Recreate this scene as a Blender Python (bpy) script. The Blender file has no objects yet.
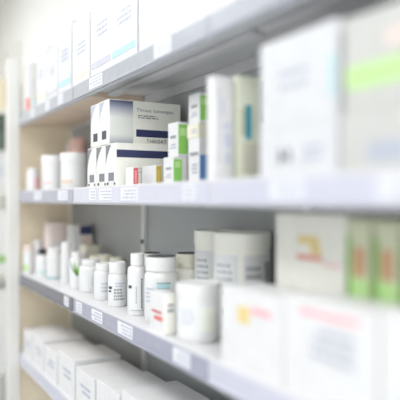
import bpy, bmesh, math, random
from math import sin, cos, radians as R, pi
from mathutils import Vector, Matrix

random.seed(7)
C = bpy.context.scene.collection
EYE = 1.35                      # eye height above the floor; x runs into the shelf, y along the aisle
FX, BX = 0.55, 0.781            # front and back planes of the shelving
LOW, MID, TOP, FOOT = EYE - 0.285, EYE + 0.036, EYE + 0.3365, EYE - 0.60

# ------------------------------------------------------------------ materials
def mat(name, col, rough=0.5, metal=0.0, vary=0.03, scale=40, bump=0.0, coat=0.0, spec=0.5, sss=0.0):
    m = bpy.data.materials.new(name); m.use_nodes = True
    nt = m.node_tree; b = nt.nodes['Principled BSDF']
    tc = nt.nodes.new('ShaderNodeTexCoord'); nz = nt.nodes.new('ShaderNodeTexNoise')
    nz.inputs['Scale'].default_value = scale; nz.inputs['Detail'].default_value = 3
    nt.links.new(tc.outputs['Object'], nz.inputs['Vector'])
    rp = nt.nodes.new('ShaderNodeValToRGB')
    rp.color_ramp.elements[0].position = 0.3; rp.color_ramp.elements[1].position = 0.7
    rp.color_ramp.elements[0].color = tuple(c*(1-vary) for c in col) + (1,)
    rp.color_ramp.elements[1].color = tuple(min(1, c*(1+vary)) for c in col) + (1,)
    nt.links.new(nz.outputs['Fac'], rp.inputs['Fac'])
    nt.links.new(rp.outputs['Color'], b.inputs['Base Color'])
    b.inputs['Roughness'].default_value = rough; b.inputs['Metallic'].default_value = metal
    b.inputs['Coat Weight'].default_value = coat
    b.inputs['Specular IOR Level'].default_value = spec
    if bump:
        bp = nt.nodes.new('ShaderNodeBump'); bp.inputs['Strength'].default_value = bump
        bp.inputs['Distance'].default_value = 0.001
        nt.links.new(nz.outputs['Fac'], bp.inputs['Height']); nt.links.new(bp.outputs['Normal'], b.inputs['Normal'])
    return m

def ramp_print(name, stops, axis=2, size=1.0):
    """printed ink that fades along one axis of its own panel (a design printed on the carton)"""
    m = bpy.data.materials.new(name); m.use_nodes = True
    nt = m.node_tree; b = nt.nodes['Principled BSDF']
    tc = nt.nodes.new('ShaderNodeTexCoord'); sp = nt.nodes.new('ShaderNodeSeparateXYZ')
    rp = nt.nodes.new('ShaderNodeValToRGB')
    nt.links.new(tc.outputs['Generated'], sp.inputs[0]); nt.links.new(sp.outputs[axis], rp.inputs[0])
    el = rp.color_ramp.elements
    el[0].position, el[0].color = stops[0][0], stops[0][1] + (1,)
    el[1].position, el[1].color = stops[-1][0], stops[-1][1] + (1,)
    for p, c in stops[1:-1]:
        e = el.new(p); e.color = c + (1,)
    nt.links.new(rp.outputs[0], b.inputs['Base Color']); b.inputs['Roughness'].default_value = 0.4
    return m

def srgb(r, g, b):
    f = lambda c: (c/255/12.92) if c/255 <= 0.04045 else ((c/255+0.055)/1.055)**2.4
    return (f(r), f(g), f(b))

M = {
 'white_card':  mat('white_card', (.74, .74, .735), .45, bump=.05),
 'cool_card':   mat('cool_card', (.66, .665, .675), .45),
 'cream_card':  mat('cream_card', srgb(226, 224, 204), .45),
 'stone_card':  mat('stone_card', srgb(232, 232, 222), .42),
 'lime_card':   mat('lime_card', srgb(240, 244, 222), .45),
 'sage_card':   mat('sage_card', srgb(206, 210, 180), .45),
 'grey_card':   mat('grey_card', srgb(196, 196, 191), .5),
 'kraft':       mat('kraft', srgb(205, 178, 132), .75, vary=.06),
 'white_plastic': mat('white_plastic', (.74, .74, .725), .32, coat=.2, vary=.01),
 'warm_plastic':  mat('warm_plastic', srgb(243, 243, 232), .35, coat=.2, vary=.01),
 'cap_plastic': mat('cap_plastic', (.75, .75, .74), .38, vary=.01),
 'cream_cap':   mat('cream_cap', srgb(228, 227, 208), .4, vary=.01),
 'dark_cap':    mat('dark_cap', srgb(38, 42, 50), .35),
 'disc_grey':   mat('disc_grey', srgb(70, 72, 76), .4),
 'label_paper': mat('label_paper', (.73, .74, .735), .5, vary=.01),
 'ink_grey':    mat('ink_grey', srgb(120, 122, 128), .5),
 'ink_pale':    mat('ink_pale', srgb(178, 184, 196), .5),
 'ink_dark':    mat('ink_dark', srgb(62, 64, 74), .5),
 'navy':        mat('navy', srgb(48, 54, 92), .4),
 'red':         mat('red', srgb(200, 84, 84), .45),
 'coral':       mat('coral', srgb(222, 110, 100), .45),
 'pink':        mat('pink', srgb(236, 178, 184), .5),
 'rose':        mat('rose', srgb(226, 208, 200), .5),
 'mustard':     mat('mustard', srgb(190, 168, 70), .45),
 'orange':      mat('orange', srgb(226, 160, 90), .45),
 'straw':       mat('straw', srgb(226, 204, 140), .45),
 'blush':       mat('blush', srgb(226, 186, 174), .5),
 'pale_rose':   mat('pale_rose', srgb(242, 228, 222), .5),
 'pale_coral':  mat('pale_coral', srgb(226, 150, 138), .5),
 'ink_mid':     mat('ink_mid', srgb(152, 155, 158), .5),
 'lip_silver':  mat('lip_silver', srgb(192, 195, 200), .35, vary=.02),
 'holder_silver': mat('holder_silver', srgb(168, 172, 180), .3, vary=.05, coat=.3),
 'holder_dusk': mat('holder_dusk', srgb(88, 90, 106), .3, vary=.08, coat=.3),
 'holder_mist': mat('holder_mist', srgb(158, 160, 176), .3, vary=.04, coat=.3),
 'ink_faint':   mat('ink_faint', srgb(200, 205, 218), .5),
 'rust':        mat('rust', srgb(204, 158, 120), .45),
 'green':       mat('green', srgb(142, 206, 100), .45),
 'leaf_green':  mat('leaf_green', srgb(120, 180, 60), .45),
 'deep_green':  mat('deep_green', srgb(58, 92, 50), .45),
 'soft_green':  mat('soft_green', srgb(186, 224, 150), .5),
 'teal':        mat('teal', srgb(56, 168, 186), .45),
 'pale_teal':   mat('pale_teal', srgb(176, 214, 216), .45),
 'blue':        mat('blue', srgb(92, 138, 192), .45),
 'shelf_white': mat('shelf_white', srgb(216, 216, 217), .4, vary=.015),
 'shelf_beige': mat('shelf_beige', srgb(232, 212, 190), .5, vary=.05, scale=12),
 'panel_grey':  mat('panel_grey', srgb(180, 184, 183), .55, vary=.03, scale=6),
 'post_white':  mat('post_white', srgb(216, 216, 210), .4, vary=.01),
 'board_beige': mat('board_beige', srgb(246, 234, 208), .55, vary=.04, scale=9),
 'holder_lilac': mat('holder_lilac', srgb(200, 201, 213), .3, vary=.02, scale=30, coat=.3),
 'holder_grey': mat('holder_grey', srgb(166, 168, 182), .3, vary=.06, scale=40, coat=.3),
 'card_paper':  mat('card_paper', srgb(228, 228, 231), .5, vary=.01),
 'bolt_steel':  mat('bolt_steel', srgb(110, 112, 112), .3, metal=.8),
 'wall_paint':  mat('wall_paint', srgb(238, 238, 234), .7, vary=.015, scale=3, bump=.05),
 'far_paint':   mat('far_paint', srgb(232, 228, 214), .7, vary=.015, scale=3),
 'side_paint':  mat('side_paint', srgb(188, 190, 192), .7, vary=.015, scale=3),
 'ceiling_paint': mat('ceiling_paint', srgb(240, 240, 240), .8, vary=.01, scale=3),
 'floor_vinyl': mat('floor_vinyl', srgb(206, 208, 212), .3, vary=.04, scale=5),
 'crate_green': mat('crate_green', srgb(86, 100, 88), .5),
}
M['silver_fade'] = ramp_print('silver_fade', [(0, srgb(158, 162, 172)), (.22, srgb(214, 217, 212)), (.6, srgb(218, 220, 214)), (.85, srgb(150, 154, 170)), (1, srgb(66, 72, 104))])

# ------------------------------------------------------------------ mesh helpers
def obj(name, bm, m, parent=None, smooth=False):
    me = bpy.data.meshes.new(name); bmesh.ops.recalc_face_normals(bm, faces=bm.faces); bm.to_mesh(me); bm.free()
    if smooth:
        for p in me.polygons: p.use_smooth = True
        try: me.set_sharp_from_angle(angle=R(35))
        except Exception: pass
    me.materials.append(M[m])
    o = bpy.data.objects.new(name, me); C.objects.link(o)
    if parent: o.parent = parent
    return o

def add_box(bm, x0, x1, y0, y1, z0, z1, bev=0.0):
    t = bmesh.new()
    bmesh.ops.create_cube(t, size=1.0)
    for v in t.verts:
        v.co = Vector(((x0+x1)/2+v.co.x*(x1-x0), (y0+y1)/2+v.co.y*(y1-y0), (z0+z1)/2+v.co.z*(z1-z0)))
    if bev: bmesh.ops.bevel(t, geom=list(t.edges), offset=bev, segments=2, affect='EDGES', profile=.6)
    me = bpy.data.meshes.new('tmp'); t.to_mesh(me); t.free(); bm.from_mesh(me); bpy.data.meshes.remove(me)
    return bm

def box(x0, x1, y0, y1, z0, z1, bev=0.0): return add_box(bmesh.new(), x0, x1, y0, y1, z0, z1, bev)

def lathe(prof, seg=48, rib=0, ribz=None):
    bm = bmesh.new(); rings = []
    for r, z in prof:
        if r < 1e-6: rings.append([bm.verts.new((0, 0, z))]); continue
        ring = []
        for i in range(seg):
            rr = r
            if rib and ribz[0] <= z <= ribz[1] and i % 2: rr = r*(1-rib)
            a = 2*pi*i/seg; ring.append(bm.verts.new((rr*cos(a), rr*sin(a), z)))
        rings.append(ring)
    for a, b in zip(rings, rings[1:]):
        if len(a) == 1 and len(b) == 1: continue
        for i in range(seg):
            j = (i+1) % seg
            if len(a) == 1: bm.faces.new((a[0], b[i], b[j]))
            elif len(b) == 1: bm.faces.new((a[i], a[j], b[0]))
            else: bm.faces.new((a[i], a[j], b[j], b[i]))
    return bm

def arc_patch(bm, r, a0, a1, z0, z1, t=.0004, n=None):
    n = n or max(2, int(abs(a1-a0)/6))
    inn, out = [], []
    for i in range(n+1):
        a = R(a0+(a1-a0)*i/n)
        inn.append([bm.verts.new(((r-.0003)*cos(a), (r-.0003)*sin(a), z)) for z in (z0, z1)])
        out.append([bm.verts.new(((r+t)*cos(a), (r+t)*sin(a), z)) for z in (z0, z1)])
    for i in range(n):
        bm.faces.new((out[i][0], out[i+1][0], out[i+1][1], out[i][1]))
        bm.faces.new((inn[i][1], inn[i+1][1], inn[i+1][0], inn[i][0]))
        bm.faces.new((inn[i][0], inn[i+1][0], out[i+1][0], out[i][0]))
        bm.faces.new((inn[i][1], out[i][1], out[i+1][1], inn[i+1][1]))
    for e in (0, n): bm.faces.new((inn[e][0], out[e][0], out[e][1], inn[e][1]))
    return bm

def text_bm(s, size, width=None):
    cu = bpy.data.curves.new('t', 'FONT'); cu.body = s; cu.size = size; cu.extrude = .0002
    cu.space_character = 1.15
    o = bpy.data.objects.new('t', cu); C.objects.link(o)
    dg = bpy.context.evaluated_depsgraph_get(); me = bpy.data.meshes.new_from_object(o.evaluated_get(dg))
    bm = bmesh.new(); bm.from_mesh(me)
    bpy.data.objects.remove(o); bpy.data.curves.remove(cu); bpy.data.meshes.remove(me)
    if width:
        w = max(v.co.x for v in bm.verts) - min(v.co.x for v in bm.verts)
        for v in bm.verts: v.co.x *= width/w
    return bm

def thing(name, label, cat, x=0, y=0, z=0, rz=0, group=None):
    o = bpy.data.objects.new(name, None); C.objects.link(o); o.empty_display_size = .05
    o.location = (x, y, z); o.rotation_euler = (0, 0, R(rz)); o['label'] = label; o['category'] = cat
    if group: o['group'] = group
    return o

def struct(name, bm, m, smooth=False):
    o = obj(name, bm, m); o['kind'] = 'structure'; return o

def copy_thing(src, x, y, z, rz=0, label=None, group=None):
    r = src.copy(); C.objects.link(r); r.location = (x, y, z); r.rotation_euler = (0, 0, R(rz))
    if label: r['label'] = label
    if group: r['group'] = group
    for ch in list(src.children):
        c = ch.copy(); C.objects.link(c); c.parent = r
        for g in list(ch.children):
            d = g.copy(); C.objects.link(d); d.parent = c
    return r

E = .0004
def near_patch(bm, u0, u1, v0, v1, t=E):       # printed on the end of a carton that faces down the aisle
    return add_box(bm, u0, u1, -t, .0003, v0, v1)
def side_patch(bm, y0, y1, v0, v1, t=E):       # printed on the face of a carton that faces the aisle
    return add_box(bm, -t, .0003, y0, y1, v0, v1)

def carton(label, x, y, z, w, l, h, m='white_card', prints=(), rz=0, group=None, name='medicine_carton', cat='box', bev=.0012, flap=True):
    """w into the shelf, l along the aisle, h up; root sits at the near aisle-side bottom corner"""
    t = thing(name, label, cat, x, y, z, rz, group)
    b = box(0, w, 0, l, 0, h, bev)
    obj('carton_body', b, m, t)
    if flap:
        f = bmesh.new()                          # the tuck flap closing the end
        add_box(f, .003, w-.003, -.0003, .0003, h-min(.02, h*.2), h-.0015)
        obj('tuck_flap', f, m, t)
    for pi_, p in enumerate(prints):
        kind, face, mt, rects = p
        pb = bmesh.new()
        for q in rects:
            (near_patch if face == 'end' else side_patch)(pb, q[0], q[1], q[2], q[3], .0006+.00025*pi_)
        obj(kind, pb, mt, t)
    return t

def lines(u0, u1, v0, v1, n, gap=.45, seed=1):
    """rows of words too small to read: short ink dashes of uneven length"""
    rnd = random.Random(seed); out = []; st = (v1-v0)/n
    for i in range(n):
        za = v1-st*(i+1)+st*gap*.5; zb = v1-st*i-st*gap*.5
        u = u0; end = u0+(u1-u0)*rnd.uniform(.65, 1)
        while u < end:
            e = min(end, u+(u1-u0)*rnd.uniform(.1, .25)); out.append((u, e, za, zb)); u = e+(u1-u0)*.05
    return out

def bottle(label, x, y, z, r, h, cap_r=None, cap_h=None, body='white_plastic', cap='cap_plastic', lab=(), rz=0,
           group=None, disc=False, wrap=True, name='pill_bottle', cat='bottle', sh=.16):
    t = thing(name, label, cat, x, y, z, rz, group)
    cap_h = cap_h or h*.22; cap_r = cap_r or r*.86; nb = h-cap_h; s = nb-h*sh*.55
    nr = cap_r*.9
    prof = [(0, .001), (r*.85, .001), (r*.9, 0), (r*.97, .001), (r, .004), (r, s*.5), (r, s), (r*.985, s+(nb-s)*.25), (r*.93, s+(nb-s)*.55),
            (nr+(r-nr)*.35, nb-(nb-s)*.12), (nr, nb-.0005), (nr, nb+cap_h*.4), (0, nb+cap_h*.4)]
    if nr >= r*.95: prof = [(0, .001), (r*.9, 0), (r*.97, .001), (r, .004), (r, s), (r*.99, nb-.003), (nr, nb-.0005), (nr, nb+cap_h*.4), (0, nb+cap_h*.4)]
    obj('bottle_body', lathe(prof), body, t, True)
    z0 = nb+.0008; z1 = h
    cp = [(nr+.0004, z0), (cap_r*.985, z0), (cap_r, z0+.001), (cap_r, z0+cap_h*.16), (cap_r*.985, z0+cap_h*.2), (cap_r, z0+cap_h*.26), (cap_r, z1-cap_h*.14),
          (cap_r*.97, z1-cap_h*.03), (cap_r*.9, z1), (cap_r*.84, z1), (cap_r*.82, z1-.0012), (0, z1-.0012)]
    c = obj('cap', lathe(cp, 72, .018, (z0+cap_h*.24, z1-cap_h*.15)), cap, t, True)
    if disc: obj('cap_disc', lathe([(0, z1-.0013), (cap_r*.82, z1-.0013), (cap_r*.93, z1+.0002), (cap_r*.90, z1+.0012), (0, z1+.0012)]), 'disc_grey', c)
    if wrap:
        lb = bmesh.new(); arc_patch(lb, r, 95, 395, h*.09, s*.93, .00025, 48); L = obj('paper_label', lb, 'label_paper', t, True)
    else: L = t
    for kind, mt, rects in lab:
        pb = bmesh.new()
        for a0, a1, za, zb in rects: arc_patch(pb, r+.0003, a0, a1, za*h, zb*h, .0004)
        obj(kind, pb, mt, L)
    return t

def tub(label, x, y, z, r, h, lid_h, body='white_plastic', lid='cap_plastic', lab=(), rz=0, group=None, name='plastic_tub'):
    t = thing(name, label, 'tub', x, y, z, rz, group)
    b = h-lid_h
    obj('tub_body', lathe([(0, .001), (r*.9, 0), (r*.93, .002), (r*.95, .006), (r*.955, b*.5), (r*.96, b), (r*.9, b), (r*.9, h-.006), (0, h-.006)], 64), body, t, True)
    obj('lid', lathe([(r*.962, b+.0004), (r*.995, b+.0004), (r, b+.002), (r, h-.004), (r*.985, h-.001), (r*.95, h), (r*.92, h), (r*.9, h-.0025), (0, h-.0025)], 96, .008, (b+.0015, h-.0035)), lid, t, True)
    for kind, mt, rects in lab:
        pb = bmesh.new()
        for a0, a1, za, zb in rects: arc_patch(pb, r*.957, a0, a1, za*h, zb*h, .0008)
        obj(kind, pb, mt, t)
    return t

# the view: a point's bearing seen from the aisle (used to set things out along the shelf)
YAW = math.atan(340/610); CA, SA = cos(YAW), sin(YAW)
def along(px, x): k = (px-200)/610; return x*(CA-k*SA)/(SA+k*CA)      # distance down the aisle at depth x
def into(px, y): k = (px-200)/610; return y*(SA+k*CA)/(CA-k*SA)       # depth at distance y
def facing(x, y): return math.degrees(math.atan2(-y, -x)) % 360        # angle of the side a round thing turns to the viewer

# ------------------------------------------------------------------ the room
struct('floor', box(-1.66, .86, -1.6, 4.66, -.06, 0), 'floor_vinyl')
struct('ceiling', box(-1.66, .86, -1.6, 4.66, 2.62, 2.68), 'ceiling_paint')
struct('wall_right', box(.80, .86, -1.6, 4.66, 0, 2.62), 'wall_paint')
struct('shading_wall_left', box(-1.66, -1.60, -1.6, 4.66, 0, 2.62), 'side_paint')  # unseen, added to cut the light reaching the aisle side
struct('wall_far', box(-1.60, .80, 4.6, 4.66, 0, 2.62), 'far_paint')
struct('baseboard_far', box(-1.60, .80, 4.585, 4.6, 0, .09, .003), 'post_white')

# ------------------------------------------------------------------ the shelving
unit = thing('shelving_unit', 'long white metal shelving unit with grey back panels, stocked with medicines', 'shelving', FX, 0, 0)
def U(bm):                                                     # into the unit's own space
    bmesh.ops.translate(bm, verts=bm.verts, vec=(-FX, 0, 0)); return bm
BAYS = [(.17, .949), (.951, 1.748), (1.750, 2.528)]
def shelf(y0, y1, z, beige_under=False, lip_end=None, holder='holder_lilac', cards=(), lip='shelf_white'):
    bm = box(FX+.011, BX, y0, y1, z-.012, z, .001)
    add_box(bm, BX-.004, BX, y0, y1, z-.04, z-.0125, .0005)   # back return
    add_box(bm, (FX+BX)/2-.015, (FX+BX)/2+.015, y0+.01, y1-.01, z-.024, z-.0125, .003)
    s = obj('shelf', U(bm), 'shelf_white', unit)
    if beige_under: obj('underside_beige', U(box(FX+.012, BX-.005, y0+.002, y1-.002, z-.028, z-.0122, .001)), 'shelf_beige', s)  # beige sheet under the shelf, far bay only
    ye = lip_end or y1
    obj('front_lip', U(box(FX, FX+.0108, y0, ye, z-.048, z+.0005, .0015)), lip, s)
    hb = box(FX-.003, FX-.0002, y0+.004, ye-.004, z-.040, z-.004, .0008)
    add_box(hb, FX-.0055, FX-.0002, y0+.004, ye-.004, z-.0435, z-.0385, .001)   # the rolled lower edge that carries the cards
    obj('label_holder', U(hb), holder, s)
    for yc, w in cards:
        obj('price_card', U(box(FX-.0042, FX-.0031, yc, yc+w, z-.037, z-.007)), 'card_paper', s)
        tb = bmesh.new()
        for q in lines(yc+.004, yc+w-.004, z-.034, z-.010, 3, .55, int(yc*1000)): add_box(tb, FX-.0046, FX-.0041, q[0], q[1], q[2], q[3])
        obj('card_print', U(tb), 'ink_pale', s)
    return s
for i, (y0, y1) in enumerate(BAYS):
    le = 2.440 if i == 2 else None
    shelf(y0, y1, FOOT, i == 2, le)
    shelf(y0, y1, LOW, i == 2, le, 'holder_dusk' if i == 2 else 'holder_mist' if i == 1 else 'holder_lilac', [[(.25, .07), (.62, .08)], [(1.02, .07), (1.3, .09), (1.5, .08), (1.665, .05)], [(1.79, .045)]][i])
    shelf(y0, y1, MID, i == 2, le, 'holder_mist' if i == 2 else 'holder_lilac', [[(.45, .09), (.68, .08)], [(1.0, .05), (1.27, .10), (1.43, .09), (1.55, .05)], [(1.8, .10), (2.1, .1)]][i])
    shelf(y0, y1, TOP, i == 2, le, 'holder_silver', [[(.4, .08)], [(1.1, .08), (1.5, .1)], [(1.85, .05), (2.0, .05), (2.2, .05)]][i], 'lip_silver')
    obj('back_panel', U(box(BX+.001, BX+.008, y0, y1, .08, TOP, .001)), 'panel_grey', unit)
for y in (.95, 1.749):                                         # slim rear uprights at the joints
    for z0, z1 in ((FOOT+.001, LOW-.041), (LOW+.001, MID-.041), (MID+.001, TOP-.041)):
        p = obj('rear_upright', U(box(BX-.012, BX, y-.012, y+.012, z0, z1, .002)), 'post_white', unit)
        bb = bmesh.new()
        bmesh.ops.create_cone(bb, cap_ends=True, segments=12, radius1=.007, radius2=.007, depth=.006, matrix=Matrix.Translation((BX-.012-.003, y-.004, z0+.155)) @ Matrix.Rotation(pi/2, 4, 'Y'))
        obj('bolt', U(bb), 'bolt_steel', p)
def front_post(y0, y1):
    bm = box(FX-.046, FX-.001, y0, y1, 0, TOP+.22, .003)
    obj('front_post', U(bm), 'post_white', unit)
front_post(2.443, 2.49)
obj('end_panel', U(box(FX+.001, BX, 2.530, 2.545, 0, TOP, .001)), 'board_beige', unit)
obj('foot_plate', U(box(FX-.06, FX+.01, 2.44, 2.50, 0, .006)), 'bolt_steel', unit)
obj('kick_plate', U(box(FX+.02, FX+.03, .17, 2.44, 0, .09)), 'shelf_white', unit)

# ------------------------------------------------------------------ middle shelf: lozenge cartons
LZ = 'stacked throat lozenge cartons'
LW = .205; LL = .0715
def lozenge(label, x, y, z, h, top):
    t = thing('lozenge_carton', label, 'box', x, y, z, 0, LZ)
    obj('carton_body', box(0, LW, 0, LL, 0, h, .0018), 'stone_card', t)
    sb = side_patch(bmesh.new(), .0015, LL-.0015, .002, h-.002, .0005); obj('side_print', sb, 'white_card', t)
    g = bmesh.new()                                             # curved grey flash on the aisle side
    n = 8; pts = [(LL-.002, h-.003)] + [(LL-.002-.034*sin(pi/2*i/n), h-.003-.045*(1-cos(pi/2*i/n))**1) for i in range(0)]
    low = [(LL-.002-.040*(1-i/n)**1.7, h-.003-.052*i/n) for i in range(n+1)]
    vs = [g.verts.new((-.0008, yy, zz)) for yy, zz in low] + [g.verts.new((-.0008, LL-.002, h-.003))]
    f = g.faces.new(vs); r = bmesh.ops.extrude_face_region(g, geom=[f])
    for v in r['geom']:
        if isinstance(v, bmesh.types.BMVert): v.co.x = -.0004
    obj('grey_flash', g, 'ink_pale' if top else 'ink_grey', t)
    q = side_patch(bmesh.new(), .012 if not top else .018, .050, .012 if not top else .014, .033 if not top else .036, .0009)
    obj('grey_square', q, 'ink_grey' if not top else 'ink_dark', t)
    if not top:
        side = side_patch(bmesh.new(), .002, .012, .002, .008, .0009); side_patch(side, .050, .062, .002, .009, .0009); obj('corner_mark', side, 'ink_dark', t)
    if top:
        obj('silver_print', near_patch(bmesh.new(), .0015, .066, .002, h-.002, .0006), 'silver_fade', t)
        obj('navy_stripe', near_patch(bmesh.new(), .075, LW-.004, .022, .041, .0006), 'navy', t)
        tb = text_bm('Throat Lozenges', .0125, .105)
        for v in tb.verts: v.co = Vector((v.co.x+.076, -.0004-v.co.z, v.co.y+h-.027))
        obj('carton_title', tb, 'ink_grey', t)
        lb = bmesh.new()
        for q in lines(.080, .140, h-.046, h-.035, 2, .5, 5): near_patch(lb, *q)
        obj('small_print', lb, 'ink_grey', t)
        tb = text_bm('THROAT', .014, .058)
        for v in tb.verts: v.co = Vector((v.co.x+.104, -.0004-v.co.z, v.co.y+.007))
        obj('lower_title', tb, 'ink_dark', t)
    else:
        obj('navy_stripe', near_patch(bmesh.new(), .002, .150, h-.036, h-.017, .0006), 'navy', t)
        mk = near_patch(bmesh.new(), .027, .031, .012, .016); near_patch(mk, .027, .031, .0175, .0215); obj('small_mark', mk, 'ink_dark', t)
        lb = bmesh.new()
        for q in lines(.045, .12, .030, .048, 2, .6, 9): near_patch(lb, *q)
        obj('small_print', lb, 'ink_faint', t)
    return t
hl = .1065; ht = .115
lz0 = lozenge('navy-striped stone carton, front of the lower row of three behind the red-striped box', .5535, 1.421, MID, hl, False)
copy_thing(lz0, .556, 1.4945, MID, 1.0, 'middle carton of the lower lozenge row, narrow white side with grey square', LZ)
copy_thing(lz0, .555, 1.5735, MID, -1.0, 'rearmost carton of the lower lozenge row, next to the white tubs', LZ)
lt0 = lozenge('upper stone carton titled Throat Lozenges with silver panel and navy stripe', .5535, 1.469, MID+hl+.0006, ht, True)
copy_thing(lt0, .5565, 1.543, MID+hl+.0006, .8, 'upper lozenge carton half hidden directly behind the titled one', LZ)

x1 = into(133.2, 1.345)
carton('small white box with a red end, standing before the navy-striped carton', x1, 1.345, MID, .0135, .048, .043, 'white_card',
       [('red_end', 'end', 'red', [(.0008, .0128, .002, .041)]), ('end_print', 'end', 'pink', [(.0045, .0085, .006+.006*i, .010+.006*i) for i in range(5)])], group='small cartons before the lozenges', flap=False)
x2 = into(155.8, 1.325)
carton('small white box with a mustard end beside the red-ended box', x2, 1.325, MID, .0145, .082, .048, 'white_card',
       [('mustard_end', 'end', 'mustard', [(.0008, .0138, .002, .046)]), ('end_print', 'end', 'straw', [(.006, .0085, .008+.006*i, .011+.006*i) for i in range(5)])], group='small cartons before the lozenges', flap=False)
GB = 'green and white cartons'
def green_box(label, px, y, z, w, h, l, a, b, rz=0):
    return carton(label, into(px, y), y, z, w, l, h, 'white_card',
        [('green_block', 'end', 'green', [(w*a, w*b, .006, h-.006)]), ('green_badge', 'end', 'soft_green', [(w*(a+.1), w*(b-.12), h*.60, h*.82)]),
         ('carton_print', 'side', 'ink_mid', lines(l*.2, l*.9, h*.52, h*.64, 1, .3, 3)), ('fine_print', 'side', 'ink_pale', lines(l*.2, l*.8, h*.22, h*.40, 2, .6, 4))], rz, GB)
green_box('green-ended white box at the bottom of its stack, beside the mustard-ended box', 173.2, 1.25, MID, .036, .064, .052, .03, .62)
green_box('green-ended white box resting on the box beside the mustard-ended one', 178.0, 1.25, MID+.0645, .034, .080, .052, .03, .75)
xb = into(199.3, 1.15)
carton('white box with blue end beneath a cream box and a green-ended box', xb, 1.15, MID, .033, .05, .100, 'white_card',
       [('blue_panel', 'end', 'blue', [(.001, .028, .008, .062)]), ('blue_wordmark', 'side', 'ink_mid', lines(.004, .044, .060, .070, 1, .2, 6)), ('fine_print', 'side', 'ink_pale', lines(.01, .04, .02, .045, 3, .5, 7))])
carton('cream box lying between the blue-ended box and a green-ended box', xb-.0005, 1.152, MID+.1005, .033, .052, .030, 'cream_card',
       [('carton_print', 'side', 'ink_pale', lines(.008, .04, .008, .02, 2, .5, 8))], 1)
green_box('green-ended white box topping the stack beside the tall slim white carton', 199.5, 1.151, MID+.131, .033, .066, .05, .03, .85)

# tall slim cartons
carton('tall slim white carton with pale blue printing beside the teal-striped carton', into(214.5, .96), .96, MID, .0405, .028, .192, 'white_card',
       [('blue_blotch', 'end', 'ink_faint', [(.018, .034, .095, .105), (.020, .036, .060, .088), (.022, .034, .03, .052), (.014, .02, .12, .15)]), ('pale_band', 'end', 'cool_card', [(.004, .014, .03, .17)])])
xt = into(237.5, .955)
carton('tall cream carton with a teal stripe, left of the big white cartons', xt, .955, MID, .056, .030, .196, 'lime_card',
       [('teal_stripe', 'end', 'teal', [(.018, .031, .078, .142)]), ('olive_stripe', 'end', 'sage_card', [(.008, .017, .085, .135)]), ('lime_panel', 'end', 'cream_card', [(.010, .050, .014, .07)]), ('dark_edge', 'end', 'deep_green', [(.049, .0545, .11, .192)])])

WC = 'large white cartons close by on the middle shelf'
carton('large white carton with a small grey logo, underneath another white carton', .556, .622, MID, .16, .180, .073, 'cool_card',
       [('grey_logo', 'side', 'ink_grey', [(.122, .129, .018, .042), (.114, .122, .024, .034), (.100, .108, .020, .04)]), ('pale_print', 'side', 'ink_pale', lines(.03, .08, .018, .045, 2, .5, 12))], group=WC)
carton('large plain white carton stacked on the carton with the grey logo', .5575, .626, MID+.0735, .155, .176, .135, 'cool_card',
       [('pale_print', 'side', 'ink_pale', lines(.06, .15, .05, .09, 2, .6, 13)), ('green_hint', 'side', 'pale_teal', [(.002, .012, .03, .09)])], 0, WC)
carton('pale grey carton beneath the green-banded carton at the near end', .556, .405, MID, .16, .21, .080, 'grey_card',
       [('lilac_panel', 'side', 'ink_pale', [(.10, .16, .012, .036)]), ('rose_mark', 'side', 'rose', [(.06, .10, .05, .068)])], group=WC)
carton('pale grey carton with a green band, stacked at the near end', .5575, .415, MID+.0805, .15, .195, .12, 'grey_card',
       [('green_band', 'side', 'soft_green', [(.03, .19, .026, .056)]), ('rose_print', 'side', 'rose', [(.05, .12, .07, .09)])], 0, WC)

# far white tubs on the middle shelf
FT = 'white tubs at the far end of the middle shelf'
def far_tub(label, px, x, r, h, lidc='cap_plastic', stripe='pink'):
    y = along(px, x); f = facing(x, y)
    return tub(label, x, y, MID, r, h, h*.24, lab=[('paper_label', 'label_paper', [(f-70, f+70, .12, .66)]), ('colour_band', stripe, [(f-62, f-2, .16, .24)]), ('pink_mark', 'rose', [(f-60, f-20, .3, .5)])], lid=lidc, group=FT)
far_tub('white tub with orange band beside the stacked lozenge cartons', 73.5, .615, .043, .118, stripe='orange')
far_tub('wide-lidded white tub, second from the lozenge cartons', 53, .602, .041, .122, stripe='pink')
bottle('small white bottle with pink label edge by the white front post', .582, along(33, .582), MID, .0245, .085, lab=[('pink_edge', 'pink', [(facing(.582, along(33, .582))+15, facing(.582, along(33, .582))+60, .1, .6)])], group=FT)
bottle('pink-capped white bottle tucked beside the shelving end panel', .655, 2.40, MID, .03, .105, lab=(), cap='rose', group=FT)
bottle('tall rose-coloured bottle behind the lozenge cartons', .700, along(78.5, .700), MID, .031, .19, body='blush', cap='blush', wrap=False, lab=[('paper_label', 'rose', [(150, 300, .2, .55)])], group=FT)
carton('brown-grey carton standing at the back behind the white tubs', .715, 2.30, MID, .06, .09, .19, 'rose', group=FT)

# ------------------------------------------------------------------ lower shelf
PB = 'white pill bottles on the lower shelf'
def at_bottle(label, px, x, r, h, lab_fn=None, **k):
    y = along(px, x); f = facing(x, y)
    return bottle(label, x, y, LOW, r, h, lab=lab_fn(f) if lab_fn else (), group=PB, **k)
def blines(f, a0, a1, z0, z1, n, seed, gap=.5): return [(f+a, f+b, c, d) for a, b, c, d in lines(a0, a1, z0, z1, n, gap, seed)]

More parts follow.
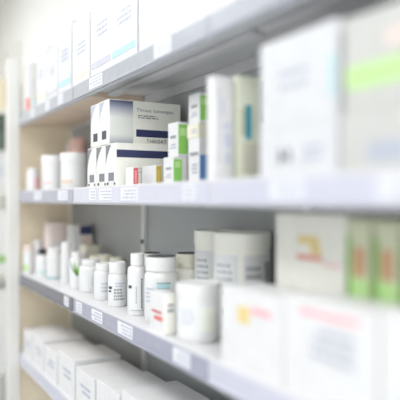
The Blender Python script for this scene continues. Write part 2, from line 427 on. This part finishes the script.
at_bottle('white pill bottle with grey lettering, first bottle on the open shelf edge', 117.5, .608, .0255, .118, cap_r=.0225, cap_h=.031,
   lab_fn=lambda f: [('label_print', 'ink_mid', blines(f, -22, 48, .14, .42, 4, 21, .35)), ('grey_heading', 'ink_dark', [(f-62, f-34, .40, .46), (f-62, f-40, .33, .37)]), ('fine_print', 'ink_pale', blines(f, -15, 50, .44, .56, 2, 22, .6))])
at_bottle('tall slim white bottle with upright lettering, beside the teal-marked bottle', 137.3, .605, .0243, .152, cap_r=.0168, cap_h=.030, sh=.14,
   lab_fn=lambda f: [('upright_lettering', 'ink_dark', [(f+22, f+30, .12+.045*i, .15+.045*i) for i in range(11)]), ('grey_heading', 'ink_dark', [(f-58, f-34, .44, .49)]), ('upright_fine_print', 'ink_grey', [(f-8, f-4, .2+.04*i, .23+.04*i) for i in range(7)] + [(f-40, f+40, .085, .092)])])
at_bottle('broad white bottle with a teal mark behind the small front carton', 161, .622, .039, .152, cap_r=.0365, cap_h=.034, disc=True, body='white_plastic',
   lab_fn=lambda f: [('teal_mark', 'pale_teal', [(f-14, f+34, .535, .605)]), ('grey_rule', 'ink_grey', [(f-14, f+34, .605, .62), (f-14, f+30, .525, .535)]), ('label_print', 'ink_pale', blines(f, -60, -20, .3, .55, 4, 23))])
at_bottle('dark-topped cream bottle between the broad bottle and the tall tubs', 189, .703, .034, .155, cap_r=.031, cap_h=.034, disc=True, body='warm_plastic', cap='cream_cap', wrap=False,
   lab_fn=lambda f: [('navy_mark', 'navy', [(f+38, f+60, .38, .5)]), ('label_print', 'ink_pale', blines(f, -10, 40, .2, .4, 3, 24))])
at_bottle('white bottle mostly hidden behind the broad teal-marked bottle', 152, .705, .027, .139, cap_r=.0245, cap_h=.03, disc=True)
at_bottle('squat white bottle next to the leaf-printed bottle', 91, .632, .037, .100, cap_r=.028, cap_h=.019, lab_fn=lambda f: [('label_print', 'ink_pale', blines(f, 5, 45, .2, .5, 3, 25))])
at_bottle('white bottle between the squat bottle and the grey-lettered bottle', 104, .615, .0285, .104, cap_r=.024, cap_h=.021, lab_fn=lambda f: [('label_print', 'ink_pale', blines(f, -15, 40, .2, .5, 3, 26)), ('dark_dash', 'ink_grey', [(f+20, f+50, .1, .13)])])
for px, x, l in ((96, .70, 'cream-capped bottle at the back behind the squat white bottle'), (105.5, .712, 'cream-capped bottle at the back, middle of three'), (116.5, .708, 'cream-capped bottle at the back behind the grey-lettered bottle')):
    at_bottle(l, px, x, .0235, .104 if px > 100 else .097, cap_r=.0205, cap_h=.024, cap='cream_cap', body='warm_plastic')
at_bottle('tall narrow white bottle just left of the green leaf print', 66.3, .615, .0185, .141, cap_r=.0165, cap_h=.03)
lf = at_bottle('white bottle printed with green aloe leaves', 76.5, .612, .0225, .117, cap_r=.0165, cap_h=.019)
fz = facing(.612, along(76.5, .612))
leaf = bmesh.new(); dark = bmesh.new()
def blade(bm, a_base, a_tip, z_base, z_tip, wd, bend):
    n = 8; L = []; Rr = []
    for i in range(n+1):
        s = i/n; a = a_base+(a_tip-a_base)*s + bend*sin(pi*s); z = z_base+(z_tip-z_base)*s; w = wd*(1-s)**.8+.15
        for lst, d in ((L, -w), (Rr, w)):
            t = R(fz+a+d); lst.append(bm.verts.new((.0233*cos(t), .0233*sin(t), z)))
    for i in range(n): bm.faces.new((L[i], L[i+1], Rr[i+1], Rr[i]))
blade(leaf, 6, -18, .046, .092, 15, -4); blade(leaf, 14, 55, .044, .086, 17, 6); blade(leaf, 10, 20, .042, .078, 17, 0)
blade(dark, 0, -66, .046, .096, 8, -8); blade(dark, 8, -30, .042, .08, 7, 4)
for nm, bm_, m_ in (('leaf_print', leaf, 'leaf_green'), ('dark_leaf_print', dark, 'deep_green')):
    o = obj(nm, bm_, m_, lf)
    md = o.modifiers.new('thick', 'SOLIDIFY'); md.thickness = .0005
at_bottle('white bottle with a teal base line, right of the black-capped bottle', 55, .622, .0305, .111, cap_r=.027, cap_h=.022, lab_fn=lambda f: [('teal_line', 'teal', [(f-70, f+70, .03, .06)])])
at_bottle('white bottle with a small black cap', 42.5, .598, .0255, .103, cap_r=.0145, cap_h=.023, cap='dark_cap', sh=.24, lab_fn=lambda f: [('label_print', 'pale_teal', [(f-40, f+30, .12, .2)])])
at_bottle('white bottle with rose cap beside the white front post', 28.5, .577, .0205, .109, cap_r=.0185, cap_h=.022, cap='rose', lab_fn=lambda f: [('green_mark', 'soft_green', [(f-60, f, .1, .3)])])
at_bottle('plain white bottle behind the rose-capped and black-capped bottles', 37.5, .628, .025, .122, cap_r=.022, cap_h=.024)
at_bottle('plain white bottle filling the gap behind the leaf-printed bottle', 80, .655, .026, .108, cap_r=.024, cap_h=.026)
carton('tall pinkish white carton at the back behind the black-capped bottle', into(50, 2.36), 2.36, LOW, .062, .09, .196, 'pale_rose', [('white_panel', 'end', 'white_card', [(.004, .058, .01, .12)])], group='cartons at the back of the lower shelf')
carton('navy-topped white carton at the back of the lower shelf', into(73, 2.2), 2.2, LOW, .076, .08, .192, 'white_card',
       [('navy_top', 'end', 'navy', [(.026, .0745, .155, .19)]), ('brown_panel', 'end', 'rose', [(.030, .072, .08, .15)])], group='cartons at the back of the lower shelf')
carton('cream carton behind the tall narrow bottle, next to the navy-topped carton', .690, 2.06, LOW, .05, .07, .125, 'cream_card', group='cartons at the back of the lower shelf')

xs = .556; ys = along(164, .556)
carton('small white carton with red lettering in front of the broad bottle', xs, ys, LOW, .028, .074, .087, 'white_card',
       [('end_panel', 'end', 'stone_card', [(.001, .027, .003, .084)]), ('grey_label', 'end', 'ink_mid', [(.008, .023, .048, .056), (.008, .023, .060, .066)]), ('red_line', 'side', 'red', [(.012, .060, .044, .048)]),
        ('red_lettering', 'side', 'coral', lines(.008, .066, .028, .038, 1, .2, 31))], group='small cartons on the lower shelf')

yw = along(198, .605); f0 = facing(.605, yw)
tub('low white tub with a broad lid standing before the tall tubs', .605, yw, LOW, .046, .117, .024, lab=[('paper_label', 'label_paper', [(f0-70, f0+80, .08, .66)]), ('green_panel', 'lime_card', [(f0+5, f0+62, .2, .62)]), ('label_print', 'ink_pale', blines(f0, -45, -8, .3, .6, 4, 33))])
def big_tub(label, px, x, r, h):
    y = along(px, x); f = facing(x, y)
    return tub(label, x, y, LOW, r, h, .034, 'warm_plastic', 'warm_plastic', group='tall tubs',
      lab=[('paper_label', 'label_paper', [(f-85, f-8, .08, .79), (f+4, f+85, .08, .79)]), ('label_print', 'ink_mid', blines(f, -60, -14, .40, .72, 5, 41)), ('navy_dot', 'navy', [(f-58, f-38, .215, .285)]),
           ('green_print', 'ink_mid', blines(f, 8, 44, .25, .7, 6, 42, .4)), ('dark_label_edge', 'ink_dark', [(f+50, f+74, .12, .72)])])
big_tub('tall white tub nearer the front, printed with rows of text', 242, .7145, .063, .217)
big_tub('tall white tub behind and left of the other tall tub', 215.3, .724, .050, .215)

FW = 'white cartons along the front edge of the lower shelf'
carton('low white carton with yellow and pink print below the tall tubs', .556, .742, LOW, .082, .180, .135, 'white_card',
       [('yellow_print', 'side', 'straw', [(.090, .125, .080, .108)]), ('pink_print', 'side', 'pink', [(.03, .085, .10, .110)])], group=FW, bev=.002)
carton('white carton in front of the big carton with yellow and red logo', .556, .550, LOW, .082, .188, .143, 'white_card',
       [('pink_print', 'side', 'pink', [(.03, .15, .122, .130)]), ('fine_print', 'side', 'ink_pale', lines(.04, .14, .06, .11, 3, .5, 51))], group=FW, bev=.002)
carton('white carton at the near end of the lower shelf front', .556, .355, LOW, .082, .190, .150, 'white_card',
       [('fine_print', 'side', 'ink_pale', lines(.04, .14, .06, .11, 3, .5, 52))], group=FW, bev=.002)
carton('big stone-white carton with a yellow and red logo', .646, .706, LOW, .125, .176, .262, 'stone_card',
       [('yellow_logo', 'side', 'straw', [(.060, .112, .212, .226), (.054, .080, .196, .2115)]), ('red_logo', 'side', 'pale_coral', [(.052, .116, .186, .194)]), ('pink_line', 'side', 'pink', [(.01, .05, .180, .184)])], group='tall cartons behind the front row', bev=.002)
def slim(label, y0, w):
    return carton(label, .648, y0, LOW, .12, w, .255, 'sage_card',
       [('green_foot', 'side', 'soft_green', [(.001, w-.001, .10, .168)]), ('rust_label', 'side', 'rust', [(w*.22, w*.70, .171, .214)]), ('leafy_edge', 'side', 'leaf_green', [(w*.84, w-.001, .10, .23)])],
       group='tall cartons behind the front row')
slim('slim green and beige carton beside the big logo carton', .655, .047)
slim('slim green and beige carton, second from the big logo carton', .600, .047)
slim('slim green and beige carton, third from the big logo carton', .546, .047)

# ------------------------------------------------------------------ upper shelf
UP = 'cartons on the upper shelf'
carton('white box with a coral red base by the post on the upper shelf', .556, along(28, .556)-.03, TOP, .07, .06, .18, 'cool_card', [('coral_base', 'end', 'coral', [(.002, .04, .006, .056)]), ('coral_side', 'side', 'coral', [(.004, .056, .006, .05)])], group=UP)
ups = [(2.232, .070, .165, 'grey_card', 'pale grey box on the upper shelf after the coral one'), (2.10, .12, .20, 'white_card', 'tall white box on the upper shelf beside the pale grey box'),
       (1.965, .125, .17, 'white_card', 'white box with pale print, third white on the upper shelf'), (1.80, .14, .21, 'cool_card', 'broad cool-white box midway along the upper shelf'),
       (1.64, .15, .19, 'white_card', 'wide white box past the broad cool-white one'), (1.47, .16, .22, 'white_card', 'tall wide white box above the lozenge cartons'),
       (1.30, .16, .20, 'cool_card', 'cool-white box above the green boxes'), (1.12, .17, .22, 'white_card', 'nearest large white box on the upper shelf')]
for k, (y, l, h, m, lab) in enumerate(ups):
    carton(lab, .557+.002*(k % 3), y, TOP, .15, l, h, m, [('fine_print', 'side', 'ink_pale', lines(l*.2, l*.8, h*.45, h*.65, 3, .5, 60+k)), ('pale_band', 'side', ['pale_teal', 'cream_card', 'holder_lilac'][k % 3], [(l*.05, l*.95, h*.1, h*.18)])], group=UP)

# ------------------------------------------------------------------ bottom shelf
LOWG = 'white cartons on the bottom shelf'
for k, (y, l, h) in enumerate([(2.28, .13, .10), (2.12, .14, .11), (1.95, .15, .10), (1.77, .16, .12), (1.59, .16, .11), (1.41, .16, .12), (1.22, .17, .14), (1.03, .17, .13)]):
    carton(['far-end', 'second', 'third', 'fourth', 'fifth', 'sixth', 'seventh', 'eighth'][k] + ' low white carton along the bottom shelf, counted from the white post', .556, y, FOOT, .15, l, h, 'white_card',
           [('fine_print', 'side', 'ink_pale', lines(l*.2, l*.8, h*.4, h*.7, 2, .5, 80+k))], group=LOWG)

# ------------------------------------------------------------------ beyond the post: a second unit against the far end of the aisle
fu = thing('storage_rack', 'white storage rack beyond the front post at the far end', 'shelving', .30, 3.5, 0)
def FU(bm): bmesh.ops.translate(bm, verts=bm.verts, vec=(-.30, -3.5, 0)); return bm
for z in (EYE-.95, EYE-.40, EYE+.05, EYE+.505): obj('rack_shelf', FU(box(.32, .78, 3.505, 3.84, z-.025, z, .002)), 'post_white', fu)
for x in (.30, .782):
    for y in (3.5, 3.82): obj('rack_post', FU(box(x-.018, x+.0, y, y+.025, 0, EYE+.9, .002)), 'post_white', fu)
BG = 'things on the far rack'
carton('brown cardboard box high on the far rack', .60, 3.53, EYE+.505, .17, .25, .17, 'kraft', [('tape_strip', 'end', 'cream_card', [(.07, .10, .0, .17)])], group=BG)
def crate(label, x, y, z, w, l, h, m):
    t = thing('storage_crate', label, 'crate', x, y, z, 0, BG)
    b = box(0, w, 0, l, 0, h*.93, .006); obj('crate_body', b, m, t)
    obj('crate_rim', box(-.006, w+.006, -.006, l+.006, h*.93+.0003, h, .003), m, t)
    hb = bmesh.new(); add_box(hb, w*.35, w*.65, -.004, .0, h*.6, h*.75, .001); obj('handle', hb, 'ink_dark', t)
    return t
carton('lilac-white carton under the green crate on the far rack', .59, 3.53, EYE+.05, .18, .24, .225, 'cool_card', [('fine_print', 'end', 'ink_pale', lines(.04, .14, .08, .15, 3, .5, 90))], group=BG)
crate('dark green storage crate on the far rack', .60, 3.53, EYE+.2755, .16, .24, .195, 'crate_green')
carton('white carton with a green strip low on the far rack', .59, 3.53, EYE-.40, .18, .24, .34, 'white_card', [('green_strip', 'end', 'leaf_green', [(.02, .16, .05, .085)])], group=BG)
carton('large white carton on the lowest shelf of the far rack', .58, 3.53, EYE-.95, .19, .26, .45, 'white_card', group=BG)

# ------------------------------------------------------------------ light
w = bpy.data.worlds.new('room'); bpy.context.scene.world = w; w.use_nodes = True
bgn = w.node_tree.nodes['Background']; bgn.inputs[0].default_value = (.98, .99, 1.0, 1); bgn.inputs[1].default_value = 2.4
def lamp(loc, sx, sy, e, rot=(0, 0, 0)):
    l = bpy.data.lights.new('ceiling_or_fill_lamp', 'AREA'); l.shape = 'RECTANGLE'; l.size = sx; l.size_y = sy; l.energy = e; l.color = (.98, .985, 1)
    o = bpy.data.objects.new('ceiling_or_fill_lamp', l); C.objects.link(o); o.location = loc; o.rotation_euler = rot
lamp((-.2, -1.1, 2.58), 1.2, .6, 40, (R(35), 0, 0)); lamp((-.6, 1.7, 2.60), .6, 1.4, 24); lamp((-.4, 3.3, 2.60), .8, .8, 20)  # first is an unseen fill added behind the camera for the carton ends

# ------------------------------------------------------------------ camera
cd = bpy.data.cameras.new('camera'); cam = bpy.data.objects.new('camera', cd); C.objects.link(cam)
cam.location = (0, 0, EYE); cam.rotation_euler = (pi/2, 0, -YAW)
cd.sensor_width = 36; cd.lens = 610/400*36; cd.clip_start = .02
cd.dof.use_dof = True; cd.dof.focus_distance = 1.58; cd.dof.aperture_fstop = 1.2
s = bpy.context.scene; s.camera = cam
s.view_settings.view_transform = 'Standard'; s.view_settings.look = 'None'; s.view_settings.gamma = 1; s.view_settings.use_curve_mapping = False
s.view_settings.exposure = .17
